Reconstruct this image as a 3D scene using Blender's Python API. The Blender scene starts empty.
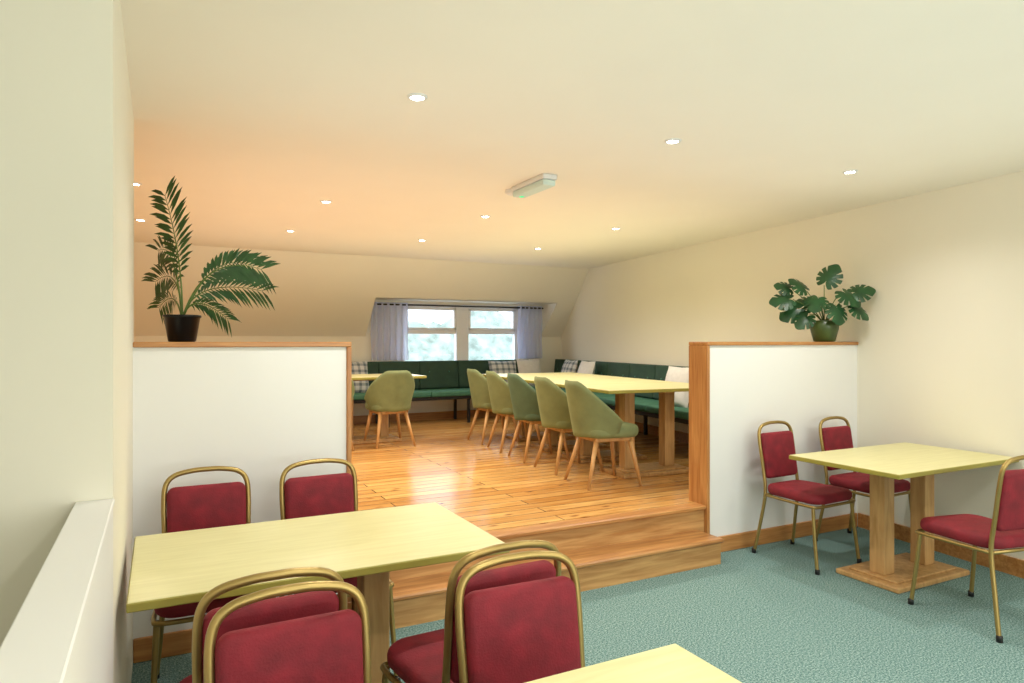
import bpy, math, random
from mathutils import Vector, Matrix
random.seed(4)
S=bpy.context.scene
try:
    S.view_settings.view_transform='Standard'
except Exception as e: print(e)

def lin(c):
    return tuple(((x/255)/12.92 if x/255<=0.04045 else ((x/255+0.055)/1.055)**2.4) for x in c)+(1,)

# ---------------------------------------------------------------- materials
def newmat(n):
    m=bpy.data.materials.new(n); m.use_nodes=True
    nt=m.node_tree; b=nt.nodes['Principled BSDF']
    return m,nt,b
def N(nt,t,**k):
    n=nt.nodes.new(t)
    for a,v in k.items(): setattr(n,a,v)
    return n
def simple(name,c,rough=.6,metal=0,sheen=0,scale=8,var=.06,bump=0,bscale=200,spec=.5):
    m,nt,b=newmat(name)
    tc=N(nt,'ShaderNodeTexCoord'); no=N(nt,'ShaderNodeTexNoise'); no.inputs['Scale'].default_value=scale; no.inputs['Detail'].default_value=4
    nt.links.new(tc.outputs['Object'],no.inputs['Vector'])
    r=N(nt,'ShaderNodeValToRGB'); L=lin(c)
    r.color_ramp.elements[0].position=.3; r.color_ramp.elements[1].position=.7
    r.color_ramp.elements[0].color=tuple(x*(1-var) for x in L[:3])+(1,)
    r.color_ramp.elements[1].color=tuple(min(1,x*(1+var)) for x in L[:3])+(1,)
    nt.links.new(no.outputs['Fac'],r.inputs['Fac']); nt.links.new(r.outputs['Color'],b.inputs['Base Color'])
    b.inputs['Roughness'].default_value=rough; b.inputs['Metallic'].default_value=metal
    b.inputs['Specular IOR Level'].default_value=spec
    if sheen:
        b.inputs['Sheen Weight'].default_value=sheen; b.inputs['Sheen Roughness'].default_value=.4
        b.inputs['Sheen Tint'].default_value=tuple(min(1,x*2.5+.05) for x in L[:3])+(1,)
    if bump:
        n2=N(nt,'ShaderNodeTexNoise'); n2.inputs['Scale'].default_value=bscale
        nt.links.new(tc.outputs['Object'],n2.inputs['Vector'])
        bp=N(nt,'ShaderNodeBump'); bp.inputs['Strength'].default_value=bump; bp.inputs['Distance'].default_value=.01
        nt.links.new(n2.outputs['Fac'],bp.inputs['Height']); nt.links.new(bp.outputs['Normal'],b.inputs['Normal'])
    return m
def wood(name,c1,c2,rough=.4,vec=(1,12,12),scale=3,coat=0):
    m,nt,b=newmat(name)
    tc=N(nt,'ShaderNodeTexCoord'); mp=N(nt,'ShaderNodeMapping'); mp.inputs['Scale'].default_value=vec
    no=N(nt,'ShaderNodeTexNoise'); no.inputs['Scale'].default_value=scale; no.inputs['Detail'].default_value=6; no.inputs['Distortion'].default_value=.6
    nt.links.new(tc.outputs['Object'],mp.inputs['Vector']); nt.links.new(mp.outputs['Vector'],no.inputs['Vector'])
    r=N(nt,'ShaderNodeValToRGB'); r.color_ramp.elements[0].position=.32; r.color_ramp.elements[1].position=.68
    r.color_ramp.elements[0].color=lin(c1); r.color_ramp.elements[1].color=lin(c2)
    nt.links.new(no.outputs['Fac'],r.inputs['Fac']); nt.links.new(r.outputs['Color'],b.inputs['Base Color'])
    b.inputs['Roughness'].default_value=rough; b.inputs['Coat Weight'].default_value=coat
    return m
def plankfloor():
    m,nt,b=newmat('pine_planks')
    tc=N(nt,'ShaderNodeTexCoord')
    br=N(nt,'ShaderNodeTexBrick'); br.offset=.37; br.offset_frequency=2
    br.inputs['Scale'].default_value=1; br.inputs['Brick Width'].default_value=2.3; br.inputs['Row Height'].default_value=.12
    br.inputs['Mortar Size'].default_value=.004; br.inputs['Mortar Smooth'].default_value=.2; br.inputs['Bias'].default_value=0
    br.inputs['Color1'].default_value=lin((204,148,80)); br.inputs['Color2'].default_value=lin((238,192,120)); br.inputs['Mortar'].default_value=lin((96,56,24))
    nt.links.new(tc.outputs['Object'],br.inputs['Vector'])
    mp=N(nt,'ShaderNodeMapping'); mp.inputs['Scale'].default_value=(1,14,1)
    no=N(nt,'ShaderNodeTexNoise'); no.inputs['Scale'].default_value=2.5; no.inputs['Detail'].default_value=7; no.inputs['Distortion'].default_value=.8
    nt.links.new(tc.outputs['Object'],mp.inputs['Vector']); nt.links.new(mp.outputs['Vector'],no.inputs['Vector'])
    r=N(nt,'ShaderNodeValToRGB'); r.color_ramp.elements[0].position=.3; r.color_ramp.elements[1].position=.66
    r.color_ramp.elements[0].color=(.66,.50,.33,1); r.color_ramp.elements[1].color=(1,1,1,1)
    nt.links.new(no.outputs['Fac'],r.inputs['Fac'])
    mx=N(nt,'ShaderNodeMix',data_type='RGBA',blend_type='MULTIPLY'); mx.inputs[0].default_value=.85
    nt.links.new(br.outputs['Color'],mx.inputs[6]); nt.links.new(r.outputs['Color'],mx.inputs[7])
    mp2=N(nt,'ShaderNodeMapping'); mp2.inputs['Scale'].default_value=(2.2,5,1)
    vo=N(nt,'ShaderNodeTexVoronoi'); vo.inputs['Scale'].default_value=1.5
    nt.links.new(tc.outputs['Object'],mp2.inputs['Vector']); nt.links.new(mp2.outputs['Vector'],vo.inputs['Vector'])
    r2=N(nt,'ShaderNodeValToRGB'); r2.color_ramp.elements[0].position=.05; r2.color_ramp.elements[1].position=.15
    r2.color_ramp.elements[0].color=(.28,.13,.06,1); r2.color_ramp.elements[1].color=(1,1,1,1)
    nt.links.new(vo.outputs['Distance'],r2.inputs['Fac'])
    mx2=N(nt,'ShaderNodeMix',data_type='RGBA',blend_type='MULTIPLY'); mx2.inputs[0].default_value=.85
    nt.links.new(mx.outputs[2],mx2.inputs[6]); nt.links.new(r2.outputs['Color'],mx2.inputs[7])
    nt.links.new(mx2.outputs[2],b.inputs['Base Color'])
    rr=N(nt,'ShaderNodeMapRange'); rr.inputs['To Min'].default_value=.14; rr.inputs['To Max'].default_value=.30
    nt.links.new(no.outputs['Fac'],rr.inputs['Value']); nt.links.new(rr.outputs[0],b.inputs['Roughness'])
    bp=N(nt,'ShaderNodeBump'); bp.inputs['Strength'].default_value=.3; bp.inputs['Distance'].default_value=.004
    nt.links.new(br.outputs['Fac'],bp.inputs['Height']); bp.invert=True
    nt.links.new(bp.outputs['Normal'],b.inputs['Normal'])
    return m
def carpet():
    m,nt,b=newmat('teal_carpet')
    tc=N(nt,'ShaderNodeTexCoord')
    no=N(nt,'ShaderNodeTexNoise'); no.inputs['Scale'].default_value=120; no.inputs['Detail'].default_value=3; no.inputs['Roughness'].default_value=.85
    nt.links.new(tc.outputs['Object'],no.inputs['Vector'])
    r=N(nt,'ShaderNodeValToRGB'); e=r.color_ramp.elements; e[0].position=.38; e[0].color=lin((62,92,92)); e[1].position=.64; e[1].color=lin((176,196,190))
    k=e.new(.5); k.color=lin((106,139,136))
    nt.links.new(no.outputs['Fac'],r.inputs['Fac']); nt.links.new(r.outputs['Color'],b.inputs['Base Color'])
    b.inputs['Roughness'].default_value=.95; b.inputs['Specular IOR Level'].default_value=.1
    bp=N(nt,'ShaderNodeBump'); bp.inputs['Strength'].default_value=.2; bp.inputs['Distance'].default_value=.005
    nt.links.new(no.outputs['Fac'],bp.inputs['Height']); nt.links.new(bp.outputs['Normal'],b.inputs['Normal'])
    return m
def plaid():
    m,nt,b=newmat('plaid_fabric')
    tc=N(nt,'ShaderNodeTexCoord'); sx=N(nt,'ShaderNodeSeparateXYZ'); nt.links.new(tc.outputs['Object'],sx.inputs[0])
    outs=[]
    for ax in (0,2):
        a=N(nt,'ShaderNodeMath',operation='MULTIPLY'); a.inputs[1].default_value=11; nt.links.new(sx.outputs[ax],a.inputs[0])
        f=N(nt,'ShaderNodeMath',operation='FRACT'); nt.links.new(a.outputs[0],f.inputs[0])
        g=N(nt,'ShaderNodeMath',operation='GREATER_THAN'); g.inputs[1].default_value=.6; nt.links.new(f.outputs[0],g.inputs[0]); outs.append(g)
    ad=N(nt,'ShaderNodeMath',operation='ADD'); nt.links.new(outs[0].outputs[0],ad.inputs[0]); nt.links.new(outs[1].outputs[0],ad.inputs[1])
    h=N(nt,'ShaderNodeMath',operation='MULTIPLY'); h.inputs[1].default_value=.5; nt.links.new(ad.outputs[0],h.inputs[0])
    r=N(nt,'ShaderNodeValToRGB'); e=r.color_ramp.elements; e[0].color=lin((205,206,205)); e[1].color=lin((100,112,120)); k=e.new(.5); k.color=lin((155,162,166))
    nt.links.new(h.outputs[0],r.inputs['Fac']); nt.links.new(r.outputs['Color'],b.inputs['Base Color']); b.inputs['Roughness'].default_value=.9
    return m
def emis(name,c,s):
    m,nt,b=newmat(name)
    b.inputs['Base Color'].default_value=lin(c); b.inputs['Emission Color'].default_value=lin(c); b.inputs['Emission Strength'].default_value=s
    return m
def glassmat():
    m=bpy.data.materials.new('window_glass'); m.use_nodes=True; nt=m.node_tree; nt.nodes.clear()
    o=N(nt,'ShaderNodeOutputMaterial'); mx=N(nt,'ShaderNodeMixShader'); t=N(nt,'ShaderNodeBsdfTransparent'); g=N(nt,'ShaderNodeBsdfGlossy')
    g.inputs['Roughness'].default_value=.02; mx.inputs[0].default_value=.06
    nt.links.new(t.outputs[0],mx.inputs[1]); nt.links.new(g.outputs[0],mx.inputs[2]); nt.links.new(mx.outputs[0],o.inputs[0]); return m
def sheer():
    m=bpy.data.materials.new('sheer_curtain'); m.use_nodes=True; nt=m.node_tree; nt.nodes.clear()
    o=N(nt,'ShaderNodeOutputMaterial'); mx=N(nt,'ShaderNodeMixShader'); d=N(nt,'ShaderNodeBsdfDiffuse'); t=N(nt,'ShaderNodeBsdfTranslucent')
    d.inputs[0].default_value=lin((222,228,255)); t.inputs[0].default_value=lin((225,232,255)); mx.inputs[0].default_value=.5
    mx2=N(nt,'ShaderNodeMixShader'); tr=N(nt,'ShaderNodeBsdfTransparent'); mx2.inputs[0].default_value=.2
    nt.links.new(d.outputs[0],mx.inputs[1]); nt.links.new(t.outputs[0],mx.inputs[2]); nt.links.new(mx.outputs[0],mx2.inputs[1]); nt.links.new(tr.outputs[0],mx2.inputs[2]); nt.links.new(mx2.outputs[0],o.inputs[0]); return m

M_WALL=simple('cream_paint',(236,232,216),.75,var=.01,scale=2)
M_CEIL=simple('ceiling_paint',(243,239,226),.8,var=.01,scale=2)
M_WHITE=simple('white_paint',(236,236,233),.6,var=.01,scale=2)
M_PINE=wood('orange_pine',(166,108,56),(200,146,86),.35,vec=(1,14,14))
M_PINEV=wood('orange_pine_upright',(166,108,56),(200,146,86),.35,vec=(14,14,1))
M_STEP=wood('pine_step',(170,120,68),(208,162,104),.4)
M_TREAD=wood('pine_tread',(152,102,56),(190,140,84),.35)
M_FLOOR=plankfloor(); M_CARP=carpet()
M_TOP=wood('pale_maple_laminate',(214,207,150),(224,218,164),.35,vec=(2,20,20),scale=2)
M_TEDGE=simple('maple_edge',(156,146,64),.5)
M_OAK=wood('oak_base',(172,130,78),(202,162,108),.45,vec=(8,8,1.2),scale=3)
M_RED=simple('red_velvet',(124,22,36),.75,sheen=.35,scale=14,var=.25,bump=.2)
M_GOLD=simple('gold_tube',(166,142,86),.36,metal=.75,var=.05)
M_SAGE=simple('sage_velvet',(118,128,86),.8,sheen=.3,scale=10,var=.12)
M_SAGE2=simple('forest_velvet',(80,102,76),.8,sheen=.3,scale=10,var=.12)
M_LEG=wood('oak_leg',(178,130,76),(206,160,102),.4,vec=(8,8,1.5))
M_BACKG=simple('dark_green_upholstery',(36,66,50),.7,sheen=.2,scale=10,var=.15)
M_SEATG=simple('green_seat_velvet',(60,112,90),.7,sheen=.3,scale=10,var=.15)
M_BLACK=simple('black_metal',(22,22,24),.45,var=.1)
M_POTB=simple('black_pot',(10,10,12),.3,var=.1,spec=.3)
M_POTG=simple('green_glazed_pot',(70,88,44),.3,var=.2,scale=20)
M_SOIL=simple('soil',(48,34,24),.95,var=.3,scale=60)
M_PALM=simple('palm_leaf',(42,84,40),.5,var=.35,scale=12)
M_STEM=simple('palm_stem',(82,112,52),.5,var=.15,scale=12)
M_MON=simple('monstera_leaf',(36,80,44),.35,var=.35,scale=12)
M_UPVC=simple('white_upvc',(238,240,244),.35,var=.01)
M_PIL=simple('white_cushion',(222,221,218),.9,var=.05,scale=20)
M_PLAID=plaid()
M_LAMP=emis('downlight_glow',(255,250,240),30)
M_EXIT=emis('emergency_lens',(196,214,204),.08)
M_GREENLED=emis('green_led',(60,200,140),1.0)
M_PLAST=simple('white_plastic',(222,224,222),.4,var=.01)
M_GLASS=glassmat(); M_SHEER=sheer()
M_HEDGE=simple('outside_foliage',(148,162,150),.9,var=.4,scale=3.5)

# ---------------------------------------------------------------- mesh builder
class MB:
    def __init__(s): s.v=[];s.f=[];s.m=[];s.sm=[];s.mats=[];s.T=Matrix()
    def mi(s,mat):
        if mat not in s.mats: s.mats.append(mat)
        return s.mats.index(mat)
    def add(s,vs,fs,mat,smooth=False):
        o=len(s.v); s.v+=[tuple(s.T@Vector(p)) for p in vs]; i=s.mi(mat)
        for f in fs: s.f.append(tuple(a+o for a in f)); s.m.append(i); s.sm.append(smooth)
    def box(s,x0,x1,y0,y1,z0,z1,mat,bev=0):
        if bev<=0:
            vs=[(x,y,z) for z in(z0,z1) for y in(y0,y1) for x in(x0,x1)]
            s.add(vs,[(0,2,3,1),(4,5,7,6),(0,1,5,4),(2,6,7,3),(0,4,6,2),(1,3,7,5)],mat); return
        s.slab(( x0+x1)/2,(y0+y1)/2,z0,z1,x1-x0,y1-y0,bev,bev,mat,n=2,smooth=False)
    def slab(s,cx,cy,z0,z1,w,d,r,e,mat,n=5,smooth=True,wf=1.0,dome=0):
        def outline(ins):
            P=[];rr=max(r-ins,.0005);W=w/2-ins;D=d/2-ins
            for q,(sx,sy) in enumerate([(1,1),(-1,1),(-1,-1),(1,-1)]):
                for i in range(n+1):
                    a=math.pi/2*(q+i/n)
                    x=sx*(W-rr)+rr*math.cos(a); y=sy*(D-rr)+rr*math.sin(a)
                    k=1+(wf-1)*(0.5-y/d)
                    P.append((cx+x*k,cy+y))
            return P
        rings=[]; ne=3 if smooth else 1
        for i in range(ne+1):
            a=math.pi/2*i/ne; rings.append((e*(1-math.sin(a)),z0+e*(1-math.cos(a))))
        for i in range(ne+1):
            a=math.pi/2*i/ne; rings.append((e*(1-math.cos(a)),z1-e*(1-math.sin(a))))
        if dome:
            for k in (.3,.6,.85): rings.append((e+min(w,d)/2*k*.96,z1+dome*math.sin(k*math.pi/2)))
        vs=[];fs=[];L=4*(n+1)
        for ins,z in rings: vs+=[(x,y,z) for x,y in outline(ins)] if ins<min(w,d)/2-.001 else [(x,y,z) for x,y in outline(min(w,d)/2-.002)]
        for k in range(len(rings)-1):
            for i in range(L):
                j=(i+1)%L; fs.append((k*L+i,k*L+j,(k+1)*L+j,(k+1)*L+i))
        fs.append(tuple(range(L-1,-1,-1))); o=(len(rings)-1)*L; fs.append(tuple(range(o,o+L)))
        s.add(vs,fs,mat,smooth)
    def prismx(s,poly,x0,x1,mat):
        n=len(poly); vs=[(x0,y,z) for y,z in poly]+[(x1,y,z) for y,z in poly]
        fs=[tuple(range(n)),tuple(range(2*n-1,n-1,-1))]+[(i,i+n,(i+1)%n+n,(i+1)%n) for i in range(n)]
        s.add(vs,fs,mat)
    def prismz(s,poly,z0,z1,mat):
        n=len(poly); vs=[(x,y,z0) for x,y in poly]+[(x,y,z1) for x,y in poly]
        fs=[tuple(range(n-1,-1,-1)),tuple(range(n,2*n))]+[(i,(i+1)%n,(i+1)%n+n,i+n) for i in range(n)]
        s.add(vs,fs,mat)
    def tube(s,pts,rad,mat,n=10,closed=False,sub=5):
        P=[Vector(p) for p in pts]; R=rad if isinstance(rad,(list,tuple)) else [rad]*len(P)
        if sub>1 and len(P)>2:
            Q=[];RR=[];m=len(P)
            rng=m if closed else m-1
            for i in range(rng):
                g=lambda k:P[k%m] if closed else P[max(0,min(m-1,k))]
                p0,p1,p2,p3=g(i-1),g(i),g(i+1),g(i+2)
                for k in range(sub):
                    t=k/sub
                    Q.append(.5*((2*p1)+(p2-p0)*t+(2*p0-5*p1+4*p2-p3)*t*t+(3*p1-p0-3*p2+p3)*t**3))
                    RR.append(R[i]*(1-t)+R[(i+1)%m]*t)
            if not closed: Q.append(P[-1]);RR.append(R[-1])
            P=Q;R=RR
        m=len(P);vs=[];fs=[];nrm=None
        for i in range(m):
            if closed: t=(P[(i+1)%m]-P[i-1])
            else: t=P[min(i+1,m-1)]-P[max(i-1,0)]
            t.normalize()
            if nrm is None:
                nrm=t.orthogonal().normalized()
            nrm=(nrm-t*nrm.dot(t)).normalized(); b=t.cross(nrm)
            for k in range(n):
                a=2*math.pi*k/n; vs.append(tuple(P[i]+R[i]*(math.cos(a)*nrm+math.sin(a)*b)))
        for i in range(m if closed else m-1):
            j=(i+1)%m
            for k in range(n):
                l=(k+1)%n; fs.append((i*n+k,i*n+l,j*n+l,j*n+k))
        if not closed: fs.append(tuple(range(n-1,-1,-1))); fs.append(tuple(range((m-1)*n,m*n)))
        s.add(vs,fs,mat,True)
    def lathe(s,prof,c,mat,n=32,cap=True):
        vs=[];fs=[];m=len(prof)
        for r,z in prof:
            for k in range(n):
                a=2*math.pi*k/n; vs.append((c[0]+r*math.cos(a),c[1]+r*math.sin(a),c[2]+z))
        for i in range(m-1):
            for k in range(n):
                l=(k+1)%n; fs.append((i*n+k,i*n+l,(i+1)*n+l,(i+1)*n+k))
        if cap: fs.append(tuple(range(n-1,-1,-1))); fs.append(tuple(range((m-1)*n,m*n)))
        s.add(vs,fs,mat,True)
    def mesh(s,name):
        me=bpy.data.meshes.new(name); me.from_pydata(s.v,[],s.f)
        for m in s.mats: me.materials.append(m)
        for i,p in enumerate(me.polygons): p.material_index=s.m[i]; p.use_smooth=s.sm[i]
        me.update(); return me
    def obj(s,name,loc=(0,0,0),rz=0):
        return place(s.mesh(name),name,loc,rz)
def place(me,name,loc=(0,0,0),rz=0,rx=0):
    o=bpy.data.objects.new(name,me); S.collection.objects.link(o); o.location=loc; o.rotation_euler=(rx,0,rz); return o

# ---------------------------------------------------------------- layout constants
H=2.55; P=.34
def wx(y): return 4.81+.1325*(y-2.33)
ang=math.atan(.1325)
XL=-.11; YB=8.4; YW=9.4; YF=-3.2; XFL=-1.7
DZ=2.064; DY=YB+(H-DZ); DX0,DX1=2.55,5.36

b=MB(); b.prismz([(XL-.08,YF),(wx(YF),YF),(wx(3.7),3.7),(XL-.08,3.7)],-.1,0,M_CARP); b.obj('floor')
b=MB(); b.prismz([(XFL,3.64),(wx(3.64),3.64),(wx(YW+.2),YW+.2),(XFL,YW+.2)],0.002,P,M_FLOOR)
b.obj('floor_platform')
b=MB()
X0,X1=.91,3.318
b.box(X0,X1,3.40,3.64,0,.145,M_STEP)
b.box(X0,X1+.010,3.375,3.64,.145,.172,M_TREAD,bev=.008)
b.box(X0,3.372,3.615,3.64,0,P-.03,M_STEP)
b.box(X0,3.372,3.59,3.70,P-.028,P+.003,M_PINE,bev=.008)
b.obj('wooden_steps')

b=MB(); b.box(XL,.875,3.6,3.76,0,1.452,M_WHITE); b.obj('wall_partition_left')
b=MB(); b.prismz([(3.40,3.6),(wx(3.6),3.6),(wx(3.76),3.76),(3.40,3.76)],0,1.452,M_WHITE); b.obj('wall_partition_right')
b=MB(); b.box(XL,.90,3.585,3.775,1.452,1.478,M_PINE,.004); b.box(.875,.90,3.585,3.775,0,1.452,M_PINEV,.004); b.obj('trim_1')
b=MB(); b.box(3.375,wx(3.6)-.003,3.585,3.775,1.452,1.478,M_PINE,.004); b.box(3.375,3.40,3.585,3.775,0,1.452,M_PINEV,.004); b.obj('trim_2')
b=MB(); b.box(XL+.002,.90,3.582,3.6,0,.11,M_PINE,.004); b.obj('baseboard_partition_left')
b=MB(); b.box(3.40,wx(3.58)-.02,3.582,3.6,0,.11,M_PINE,.004); b.obj('baseboard_partition_right')
def slantbox(off0,off1,y0,y1,z0,z1,mat,name):
    b=MB(); b.prismz([(wx(y0)+off0,y0),(wx(y0)+off1,y0),(wx(y1)+off1,y1),(wx(y1)+off0,y1)],z0,z1,mat); return b.obj(name)
slantbox(0,.15,YF-.1,YW+.3,-.1,H+.1,M_WALL,'wall_right')
slantbox(-.018,0,YF,3.58,0,.11,M_PINE,'baseboard_right')
slantbox(-.018,0,3.78,YW,P,P+.11,M_PINE,'baseboard_platform_right')

b=MB(); b.box(XL-.10,XL,2.1,3.76,0,H,M_WALL); b.obj('wall_left')
b=MB(); b.box(XL-.08,XL,YF,2.1,-.3,1.05,M_WHITE); b.box(XL-.085,XL+.004,YF,2.1,1.05,1.063,M_WHITE,.003); b.obj('wall_parapet')
b=MB(); b.box(-1.7,XL-.10,2.1,2.25,-2.6,H,M_WALL); b.obj('wall_stairwell_back')
b=MB(); b.box(-1.85,-1.7,YF-.1,2.25,-2.6,H,M_WALL); b.obj('wall_stairwell_left')
b=MB(); b.box(-1.7,XL-.08,YF,2.1,-2.7,-2.6,M_CARP); b.obj('floor_stairwell')
b=MB(); b.box(XL-.1,XL-.02,YF,2.1,-2.6,-.3,M_WALL); b.obj('wall_stairwell_right')
b=MB(); b.box(XFL-.15,XFL,2.25,YW+.2,0,H,M_WALL); b.obj('wall_platform_left')
b=MB(); b.box(XFL,XL-.1,3.62,3.76,0,H,M_WALL); b.obj('wall_platform_front')
b=MB(); b.box(-1.85,wx(YF)+.1,YF-.15,YF,-2.7,H,M_WALL); b.obj('wall_front')

b=MB(); b.prismz([(-1.85,YF-.15),(wx(YF)+.15,YF-.15),(wx(YB)+.15,YB),(-1.85,YB)],H,H+.12,M_CEIL); b.obj('ceiling')
xe=wx(YW)+.15
th=.12
b=MB()
b.prismx([(YB,H),(DY,DZ),(DY+th,DZ+.0),(DY+th,DZ+th),(YB+th,H+th),(YB,H+th)],XFL,xe,M_WALL)
zk=H-(YW-YB)
for x0,x1 in((XFL,DX0),(DX1,xe)):
    b.prismx([(DY,DZ),(YW,zk),(YW+.15,zk),(YW+.15,zk+.1),(DY+th,DZ+th)],x0,x1,M_WALL)
b.box(DX0-.08,DX1+.08,DY+.001,YW+.2,DZ,DZ+.1,M_WALL)
for xa,xb in((DX0-.06,DX0+.002),(DX1-.002,DX1+.06)):
    b.prismx([(DY+.004,DZ),(YW,zk+.004),(YW+.1,zk),(YW+.1,DZ)],xa,xb,M_WALL)
b.obj('ceiling_slope')
WX0,WX1,WZ0,WZ1=3.08,4.97,1.10,2.03
b=MB()
b.box(XFL,DX0,YW,YW+.15,P,zk,M_WALL); b.box(DX1,xe,YW,YW+.15,P,zk,M_WALL)
b.box(DX0,WX0,YW,YW+.15,P,DZ,M_WALL); b.box(WX1,DX1,YW,YW+.15,P,DZ,M_WALL)
b.box(WX0,WX1,YW,YW+.15,P,WZ0,M_WALL); b.box(WX0,WX1,YW,YW+.15,WZ1,DZ,M_WALL)
b.obj('wall_back')
b=MB(); b.box(XFL,wx(YW)-.02,YW-.018,YW,P,P+.11,M_PINE); b.obj('baseboard_back')

b=MB(); y0,y1=YW+.03,YW+.10; fw=.055
b.box(WX0,WX1,y0,y1,WZ0,WZ0+fw,M_UPVC,.006); b.box(WX0,WX1,y0,y1,WZ1-fw,WZ1,M_UPVC,.006)
b.box(WX0,WX0+fw,y0,y1,WZ0,WZ1,M_UPVC,.006); b.box(WX1-fw,WX1,y0,y1,WZ0,WZ1,M_UPVC,.006)
xm=(WX0+WX1)/2
b.box(xm-.10,xm+.10,y0-.02,y1,WZ0,WZ1,M_UPVC,.008)
zt=1.62
for xa,xb in((WX0+fw,xm-.10),(xm+.10,WX1-fw)):
    b.box(xa,xb,y0,y1,zt-.03,zt+.03,M_UPVC,.006)
    s=.035; ya=y0-.018; yb=y0+.04
    for za,zb in ((zt+.03,WZ1-fw),):
        b.box(xa,xb,ya,yb,za,za+s,M_UPVC,.006); b.box(xa,xb,ya,yb,zb-s,zb,M_UPVC,.006)
        b.box(xa,xa+s,ya,yb,za,zb,M_UPVC,.006); b.box(xb-s,xb,ya,yb,za,zb,M_UPVC,.006)
    b.box((xa+xb)/2-.05,(xa+xb)/2+.05,ya-.03,ya,zt+.04,zt+.06,M_UPVC,.004)
b.box(WX0,WX1,y0+.035,y0+.041,WZ0,WZ1,M_GLASS)
b.obj('window_1')
b=MB(); b.box(WX0-.04,WX1+.04,YW-.05,YW+.03,WZ0-.03,WZ0,M_UPVC,.006); b.obj('trim_windowsill')
b=MB(); zr=2.0; yr=YW-.10
b.tube([(DX0+.01,yr,zr),(DX1-.01,yr,zr)],.012,M_BLACK,sub=1)
b.obj('curtain_rod')
def curtain(x0,x1,name):
    b=MB(); nx=90; nz=14; vs=[];fs=[]; zb=P+.875
    for j in range(nz+1):
        z=zb+(zr+.03-zb)*j/nz
        for i in range(nx+1):
            u=i/nx; amp=.03*(.8+.2*math.sin(3*u+j*.2))
            vs.append((x0+(x1-x0)*u+.006*math.sin(j*.7+u*20),yr+amp*math.sin(u*2*math.pi*6),z))
    for j in range(nz):
        for i in range(nx):
            a=j*(nx+1)+i; fs.append((a,a+1,a+nx+2,a+nx+1))
    b.add(vs,fs,M_SHEER,True); b.obj(name)
curtain(2.60,3.14,'curtain'); curtain(4.90,5.33,'curtain')

b=MB(); nx,nz=90,24; vs=[];fs=[]
for j in range(nz+1):
    for i in range(nx+1):
        x=-6+26*i/nx; z=-3+5.1*j/nz
        vs.append((x,18+z*.6+random.uniform(-.12,.12),z+(.3*math.sin(x*.9)+.2*math.sin(x*2.3))*j/nz+random.uniform(-.08,.08)))
for j in range(nz):
    for i in range(nx):
        a=j*(nx+1)+i; fs.append((a,a+1,a+nx+2,a+nx+1))
b.add(vs,fs,M_HEDGE,True); b.obj('outside_hedge')

# ---------------------------------------------------------------- downlights
rows=[(2.84,(1.0,2.43,3.86),0),(5.28,(-.15,1.13,2.47,3.83),1),(6.83,(-.15,1.12,2.46,3.86),1),(.5,(1.0,2.43,3.7),0),(-1.8,(1.0,2.43,3.6),0)]
b=MB()
b.lathe([(.0,-.001),(.030,-.001),(.030,-.006),(.0,-.006)],(0,0,0),M_LAMP,24,False)
b.lathe([(.030,0),(.031,-.008),(.042,-.006),(.045,0)],(0,0,0),M_PLAST,28,False)
dl=b.mesh('downlight')
for y,xs,w in rows:
    for x in xs:
        place(dl,'downlight',(x,y,H))
        L=bpy.data.lights.new('downlight_lamp','SPOT'); L.energy=74 if w else 57; L.spot_size=math.radians(150); L.spot_blend=.8; L.shadow_soft_size=.04
        L.color=((1,.87,.70) if x<1.5 else (1,.92,.82)) if w else (1,.97,.92)
        o=bpy.data.objects.new('downlight_lamp',L); S.collection.objects.link(o); o.location=(x,y,H-.02)
def area(name,loc,rot,sx,sy,e,c):
    L=bpy.data.lights.new(name,'AREA'); L.shape='RECTANGLE'; L.size=sx; L.size_y=sy; L.energy=e; L.color=c
    o=bpy.data.objects.new(name,L); S.collection.objects.link(o); o.location=loc; o.rotation_euler=rot
area('rear_fill',(2.2,YF+.1,1.6),(math.radians(90),0,0),3.5,1.6,85,(.97,1,1))  # added fill light in front of the closed rear wall, no window there
area('ceiling_fill',(2.3,.6,1.75),(math.radians(180),0,0),4.2,6.0,27,(1,.99,.95))  # added upward-facing fill to brighten the ceiling, not a fitting in the room
area('ceiling_fill_platform',(2.3,6.0,1.75),(math.radians(180),0,0),4.6,4.4,22,(1,.91,.78))  # second added upward fill, lifts the ceiling above the platform
def point(name,loc,e,c,r):
    L=bpy.data.lights.new(name,'POINT'); L.energy=e; L.color=c; L.shadow_soft_size=r
    o=bpy.data.objects.new(name,L); S.collection.objects.link(o); o.location=loc
point('stairwell_lamp',(-1.1,-.6,2.2),11,(1,.97,.80),.1)

b=MB()
b.lathe([(.055,0),(.055,-.02),(.04,-.03),(0,-.03)],(0,.30,0),M_PLAST,24,False)
b.slab(0,0,-.03,0,.11,.46,.02,.006,M_PLAST)
b.slab(0,0,-.07,-.031,.095,.43,.012,.01,M_EXIT)
b.box(-.012,.012,.15,.18,-.074,-.069,M_GREENLED)
b.obj('emergency_light',(2.22,3.99,H))

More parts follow.
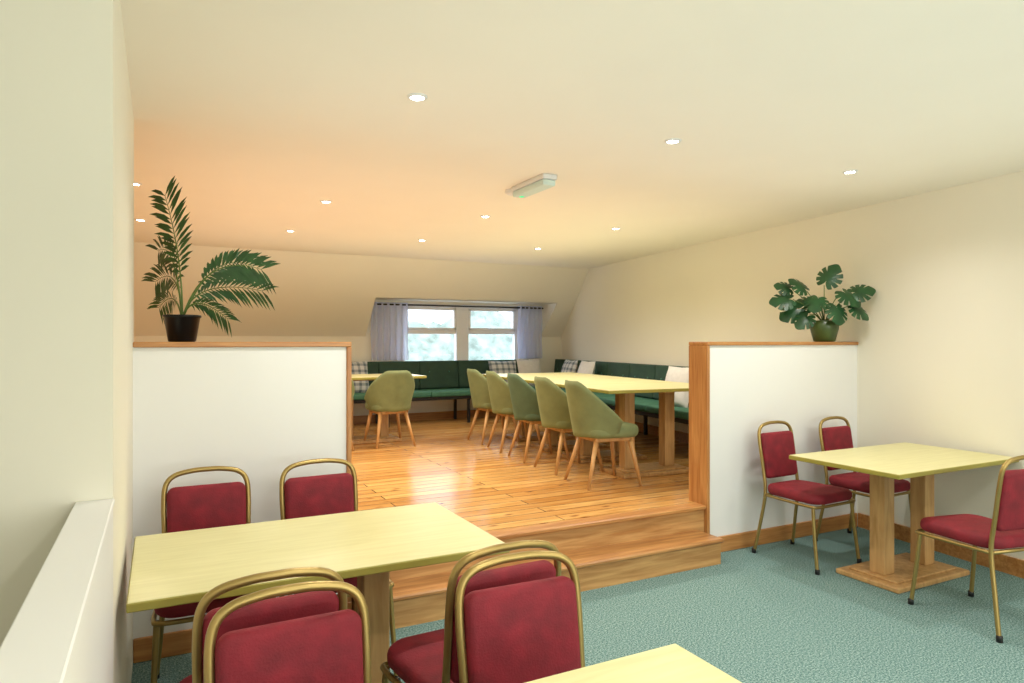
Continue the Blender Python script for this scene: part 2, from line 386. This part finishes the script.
# ---------------------------------------------------------------- tables
def table_mesh():
    b=MB()
    b.box(-.6,.6,-.37,.37,.722,.748,M_TEDGE,.003)
    b.box(-.597,.597,-.367,.367,.7465,.75,M_TOP,.0015)
    b.box(-.36,.36,-.21,.21,0,.032,M_OAK,.006)
    b.box(-.30,.30,-.16,.16,.032,.044,M_OAK,.004)
    for x in(-.205,.205):
        b.box(x-.05,x+.05,-.05,.05,.044,.70,M_OAK,.005)
    b.box(-.40,.40,-.06,.06,.695,.722,M_OAK,.004)
    return b.mesh('cafe_table')
TM=table_mesh()
place(TM,'cafe_table',(.517,2.55,0)); place(TM,'cafe_table',(.512,.92,0)); place(TM,'cafe_table',(4.20,2.72,0))
for i in range(4):
    y=4.78+.752*i; place(TM,'cafe_table',(3.80+.09*(y-4.78),y,P),-.09)
place(TM,'cafe_table',(2.1,7.72,P))

# ---------------------------------------------------------------- banquet chair
def banquet():
    b=MB(); r=.0115
    pts=[(-.205,-.275,0),(-.185,-.235,.22),(-.172,-.205,.43),(-.170,-.225,.60),(-.174,-.25,.76),(-.166,-.262,.845),(-.13,-.268,.885),(-.06,-.271,.90)]
    pts=pts+[(0,-.272,.902)]+[(-x,y,z) for x,y,z in reversed(pts)]
    b.tube(pts,r,M_GOLD)
    b.tube([(-.172,-.2,.415),(-.195,0,.415),(-.21,.17,.415),(-.18,.215,.415),(0,.222,.415),(.18,.215,.415),(.21,.17,.415),(.195,0,.415),(.172,-.2,.415)],.010,M_GOLD)
    b.tube([(-.172,-.205,.415),(.172,-.205,.415)],.010,M_GOLD,sub=1)
    for s in(-1,1):
        b.tube([(s*.20,.19,.42),(s*.207,.205,.25),(s*.218,.235,0)],r,M_GOLD)
        b.lathe([(.015,0),(.015,.03),(.012,.032)],(s*.218,.235,0),M_BLACK,12)
        b.lathe([(.015,0),(.015,.03),(.012,.032)],(s*.205,-.275,0),M_BLACK,12)
    b.slab(0,.005,.425,.492,.435,.455,.10,.028,M_RED,n=6,wf=.84,dome=.014)
    T=Matrix.Translation((0,-.232,.68))@Matrix.Rotation(math.radians(90+9),4,'X')
    b.T=T
    b.slab(0,0,-.026,.026,.326,.315,.035,.02,M_RED,n=6,wf=.98)
    b.T=Matrix()
    return b.mesh('banquet_chair')
BM=banquet()
for x,y,r in[(.245,2.04,.03),(.275,1.38,math.pi+.02),(.865,1.985,.04),(.845,1.35,math.pi-.03),
             (.19,3.11,math.pi),(.69,3.09,math.pi+.03),(3.92,3.21,math.pi+.05),(4.55,3.21,math.pi+.05),(3.93,2.115,-.2)]:
    place(BM,'banquet_chair',(x,y,0),r)

# ---------------------------------------------------------------- bucket dining chair
def bucket(mat):
    b=MB()
    b.slab(0,.02,.385,.48,.47,.46,.14,.035,mat,n=7,wf=.92,dome=.012)
    na,nh=26,12; amax=math.radians(100)
    def pt(ia,ih,off):
        a=-amax+2*amax*ia/na; q=abs(a)/amax
        top=.83-.30*max(0,(q-.25)/.75)**1.2; bot=.385+.02*q
        t=ih/nh; z=bot+(top-bot)*t
        rx=.20+.06*t; ry=.20+.08*t
        rx+=off; ry+=off
        return (rx*math.sin(a),-.02-ry*math.cos(a),z)
    vs=[];W=na+1
    for off in(.02,-.018):
        for ih in range(nh+1):
            for ia in range(W): 
                o2=off*(1 if ih<nh else .45)
                vs.append(pt(ia,ih,o2))
    fs=[];K=W*(nh+1)
    for ih in range(nh):
        for ia in range(na):
            a=ih*W+ia; fs.append((a,a+1,a+W+1,a+W)); a+=K; fs.append((a+W,a+W+1,a+1,a))
    for ia in range(na):
        a=nh*W+ia; fs.append((a,a+1,a+1+K,a+K)); a=ia; fs.append((a+K,a+1+K,a+1,a))
    for ih in range(nh):
        a=ih*W; fs.append((a+W,a+W+K,a+K,a)); a=ih*W+na; fs.append((a,a+K,a+W+K,a+W))
    b.add(vs,fs,mat,True)
    b.box(-.17,.17,-.15,.19,.355,.388,M_LEG,.006)
    for sx in(-1,1):
        b.tube([(sx*.15,.16,.375),(sx*.215,.225,0)],[.022,.012],M_LEG,sub=1)
        b.tube([(sx*.14,-.13,.375),(sx*.215,-.235,0)],[.022,.012],M_LEG,sub=1)
    return b.mesh('dining_chair')
CM=bucket(M_SAGE); CM2=bucket(M_SAGE2)
for i in range(5):
    y=4.56+.625*i; x=3.18+.09*(y-4.56)
    place(CM2 if i==2 else CM,'dining_chair',(x+random.uniform(-.015,.015),y,P),-math.pi/2-.09+random.uniform(-.06,.06))
place(CM,'dining_chair',(2.25,7.32,P),.03); place(CM,'dining_chair',(1.58,7.32,P),.0)

# ---------------------------------------------------------------- benches
def bench(length,name,loc,rz,zs=P):
    b=MB(); n=max(1,round(length/.62)); w=length/n
    for i in range(n):
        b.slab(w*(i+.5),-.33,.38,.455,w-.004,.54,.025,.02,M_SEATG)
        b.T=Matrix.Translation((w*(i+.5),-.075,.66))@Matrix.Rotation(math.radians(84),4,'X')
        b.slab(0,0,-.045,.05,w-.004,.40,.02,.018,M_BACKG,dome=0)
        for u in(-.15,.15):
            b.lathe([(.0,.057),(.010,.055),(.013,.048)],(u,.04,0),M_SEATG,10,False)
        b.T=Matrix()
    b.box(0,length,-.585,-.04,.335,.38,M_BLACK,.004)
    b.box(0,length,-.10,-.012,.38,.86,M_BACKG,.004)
    k=max(2,round(length/1.2)+1)
    for i in range(k):
        x=.05+(length-.1)*i/(k-1)
        for y in(-.55,-.06):
            b.box(x-.018,x+.018,y-.018,y+.018,0,.335,M_BLACK)
    return b.obj(name,loc,rz)
bench(wx(YW)-.66-.3,'banquette_bench',(.3,YW-.03,P),0)
yl=4.0; Lb=(YW-.05-yl)/math.cos(ang)
bench(Lb,'banquette_bench',(wx(YW-.05)-.035,YW-.05,P),-math.pi/2-ang)

def pillow(mat,name):
    b=MB(); n=16; vs=[];fs=[]
    for sgn in(1,-1):
        for j in range(n+1):
            for i in range(n+1):
                u=-1+2*i/n; v=-1+2*j/n
                h=((1-abs(u)**2.6)*(1-abs(v)**2.6))**.55*.07
                k=1-.07*(1-abs(u*v))*((abs(u)**4+abs(v)**4)/1.2)
                vs.append((u*.22*k,sgn*h,v*.22*k))
    K=(n+1)**2
    for s in range(2):
        for j in range(n):
            for i in range(n):
                a=s*K+j*(n+1)+i; f=(a,a+1,a+n+2,a+n+1); fs.append(f if s else f[::-1])
    b.add(vs,fs,mat,True); return b.mesh(name)
PW=pillow(M_PIL,'cushion'); PP=pillow(M_PLAID,'plaid_cushion')
zc=P+.455+.205
place(PP,'plaid_cushion',(2.30,YW-.31,zc),.1,-.25)
place(PP,'plaid_cushion',(4.55,YW-.31,zc-.02),-.1,-.3)
place(PW,'white_cushion',(5.0,YW-.31,zc),.15,-.25)
place(PP,'plaid_cushion',(wx(8.45)-.34,8.45,zc),-math.pi/2-ang,-.25)
place(PW,'white_cushion',(wx(7.9)-.34,7.9,zc),-math.pi/2-ang,-.25)
place(PW,'white_cushion',(wx(5.6)-.34,5.65,zc),-math.pi/2-ang+.1,-.25)

# ---------------------------------------------------------------- palm
RV=Vector((.8886,-.4586,0)); FV=Vector((.4586,.8886,0))
def palm(loc):
    b=MB()
    b.lathe([(.055,0),(.062,.005),(.080,.115),(.086,.12),(.086,.13),(.078,.13),(.074,.10),(.0,.10)],(0,0,0),M_POTB)
    b.lathe([(.072,.10),(.04,.112),(0,.115)],(0,0,0),M_SOIL,20,False)
    px=.00485
    base=Vector((0,0,.11))
    fr=[((-10,64),(-30,130),.12,1.15),((34,46),(86,48),-.08,.95),((20,30),(72,30),.12,.8),((-22,42),(-56,42),.27,.95),
        ((-24,62),(-54,76),.28,.95),((-22,22),(-50,14),.25,.7),((24,52),(54,58),.2,.8),((16,16),(46,0),.0,.6)]
    for (mu,mv),(tu,tv),dp,sc in fr:
        m=base+RV*mu*px+Vector((0,0,mv*px))+FV*dp*.5; t=base+RV*tu*px+Vector((0,0,tv*px))+FV*dp
        pts=[]
        for k in range(15):
            s=k/14
            c=2*m-.5*(base+t)
            pts.append((1-s)**2*base+2*s*(1-s)*c+s*s*t)
        b.tube([tuple(p) for p in pts],[.005-.0038*k/14 for k in range(15)],M_STEM,n=6,sub=1)
        nl=18
        for k in range(nl):
            s=.34+.65*k/(nl-1); i=min(13,int(s*14)); f=s*14-i
            p=pts[i].lerp(pts[i+1],f); tan=(pts[i+1]-pts[i]).normalized()
            side=tan.cross(FV).normalized()
            hz=tan.cross(Vector((0,0,1)))
            if hz.length>.2: side=(side+.3*hz.normalized()).normalized()
            up=side.cross(tan).normalized()
            ll=(.115*math.sin(math.pi*min(1,(.25+.75*(1-(s-.34)/.66))))**.6+.028)*sc
            for sg in(-1,1):
                d=(side*sg*.9+tan*(.55+.5*s)+up*.1+Vector((random.uniform(-.1,.1),random.uniform(-.1,.1),random.uniform(-.08,.08)))).normalized()
                wdir=d.cross(up).normalized()*.0088*sc
                a0=p; a1=p+d*ll*.35+Vector((0,0,-.002)); a2=p+d*ll*.7+Vector((0,0,-.010)); a3=p+d*ll+Vector((0,0,-.026))
                b.add([tuple(a0),tuple(a1-wdir),tuple(a1+up*.002),tuple(a1+wdir),tuple(a2-wdir*.8),tuple(a2+wdir*.8),tuple(a3)],
                      [(0,1,2),(0,2,3),(1,4,2),(2,4,5),(2,5,3),(4,6,5)],M_PALM,True)
    return b.obj('potted_palm',loc)
palm((.097,3.68,1.478))

# ---------------------------------------------------------------- monstera
def leaf(b,pos,dirv,nrm,size):
    t=dirv.normalized(); n=(nrm-t*nrm.dot(t)).normalized(); s=t.cross(n)
    NA=72; rim=[]
    for i in range(NA):
        a=-math.pi+2*math.pi*i/NA
        c=abs(a)/math.pi
        r=(.60-.10*c+.10*math.exp(-(a/.35)**2)) if c<.85 else .52-.38*((c-.85)/.15)
        if .14<c<.80:
            ph=(c-.14)/.66*4
            fr=abs((ph%1)-.5)*2
            if fr<.30: r*=.55+.45*(fr/.30)
        x=r*math.sin(a); y=r*math.cos(a)+.34
        rim.append((x*size,y*size))
    def P3(x,y):
        z=-.55*(x*x)/size-.35*(y*y)/size*.8+.03*size
        return tuple(pos+s*x+t*y+n*z)
    vs=[P3(0,.30*size)]; fs=[]
    for k in(.5,1.0):
        vs+=[P3(x*k,(y-.30*size)*k+.30*size) for x,y in rim]
    for i in range(NA):
        j=(i+1)%NA; fs.append((0,1+i,1+j)); fs.append((1+i,1+NA+i,1+NA+j,1+j))
    b.add(vs,fs,M_MON,True)
def monstera(loc):
    b=MB()
    b.lathe([(.07,0),(.08,.005),(.105,.10),(.112,.165),(.104,.168),(.098,.14),(0,.14)],(0,0,0),M_POTG)
    b.lathe([(.097,.14),(.05,.15),(0,.152)],(0,0,0),M_SOIL,20,False)
    px=.00795
    L=[(-34,42,-.05,.15,(-1,0,.0)),(-24,34,.0,.15,(-.8,.0,-.4)),(-20,50,-.05,.14,(-.5,.0,.5)),(-3,56,-.05,.16,(.3,-.2,.7)),(-10,44,-.08,.15,(-.3,-.4,-.3)),
       (12,50,-.08,.16,(.3,-.4,-.3)),(20,47,-.10,.15,(.6,-.3,.2)),(20,36,-.12,.14,(.5,-.3,-.4)),(4,36,-.12,.15,(0,-.5,-.6)),(-18,27,-.06,.13,(-.6,-.2,-.5)),(-32,52,0,.12,(-.7,.0,.3)),(-6,38,.0,.15,(-.5,.1,.1))]
    for du,dv,dp,sz,(a,c,e) in L:
        p=RV*du*px+Vector((0,0,dv*px))+FV*dp
        d=RV*a+FV*c+Vector((0,0,e)); nrm=(-FV*.9+Vector((0,0,.7))+RV*random.uniform(-.4,.4))
        b.tube([(0,0,.14),tuple(p*.5+Vector((0,0,.10))),tuple(p)],[.005,.004,.003],M_STEM,n=6)
        leaf(b,p,d,nrm,sz*1.12)
    return b.obj('potted_monstera',loc)
monstera((4.69,3.68,1.478))

# ---------------------------------------------------------------- world
w=bpy.data.worlds.new('World'); S.world=w; w.use_nodes=True
bg=w.node_tree.nodes['Background']; bg.inputs[0].default_value=(.74,.86,1,1); bg.inputs[1].default_value=4.2
# ---------------------------------------------------------------- camera
c=bpy.data.cameras.new('camera'); co=bpy.data.objects.new('camera',c); S.collection.objects.link(co)
c.sensor_width=36; c.lens=24.0; c.clip_start=.02
co.location=(0,0,1.48); co.rotation_euler=(math.radians(90),0,math.radians(-27.3))
S.camera=co
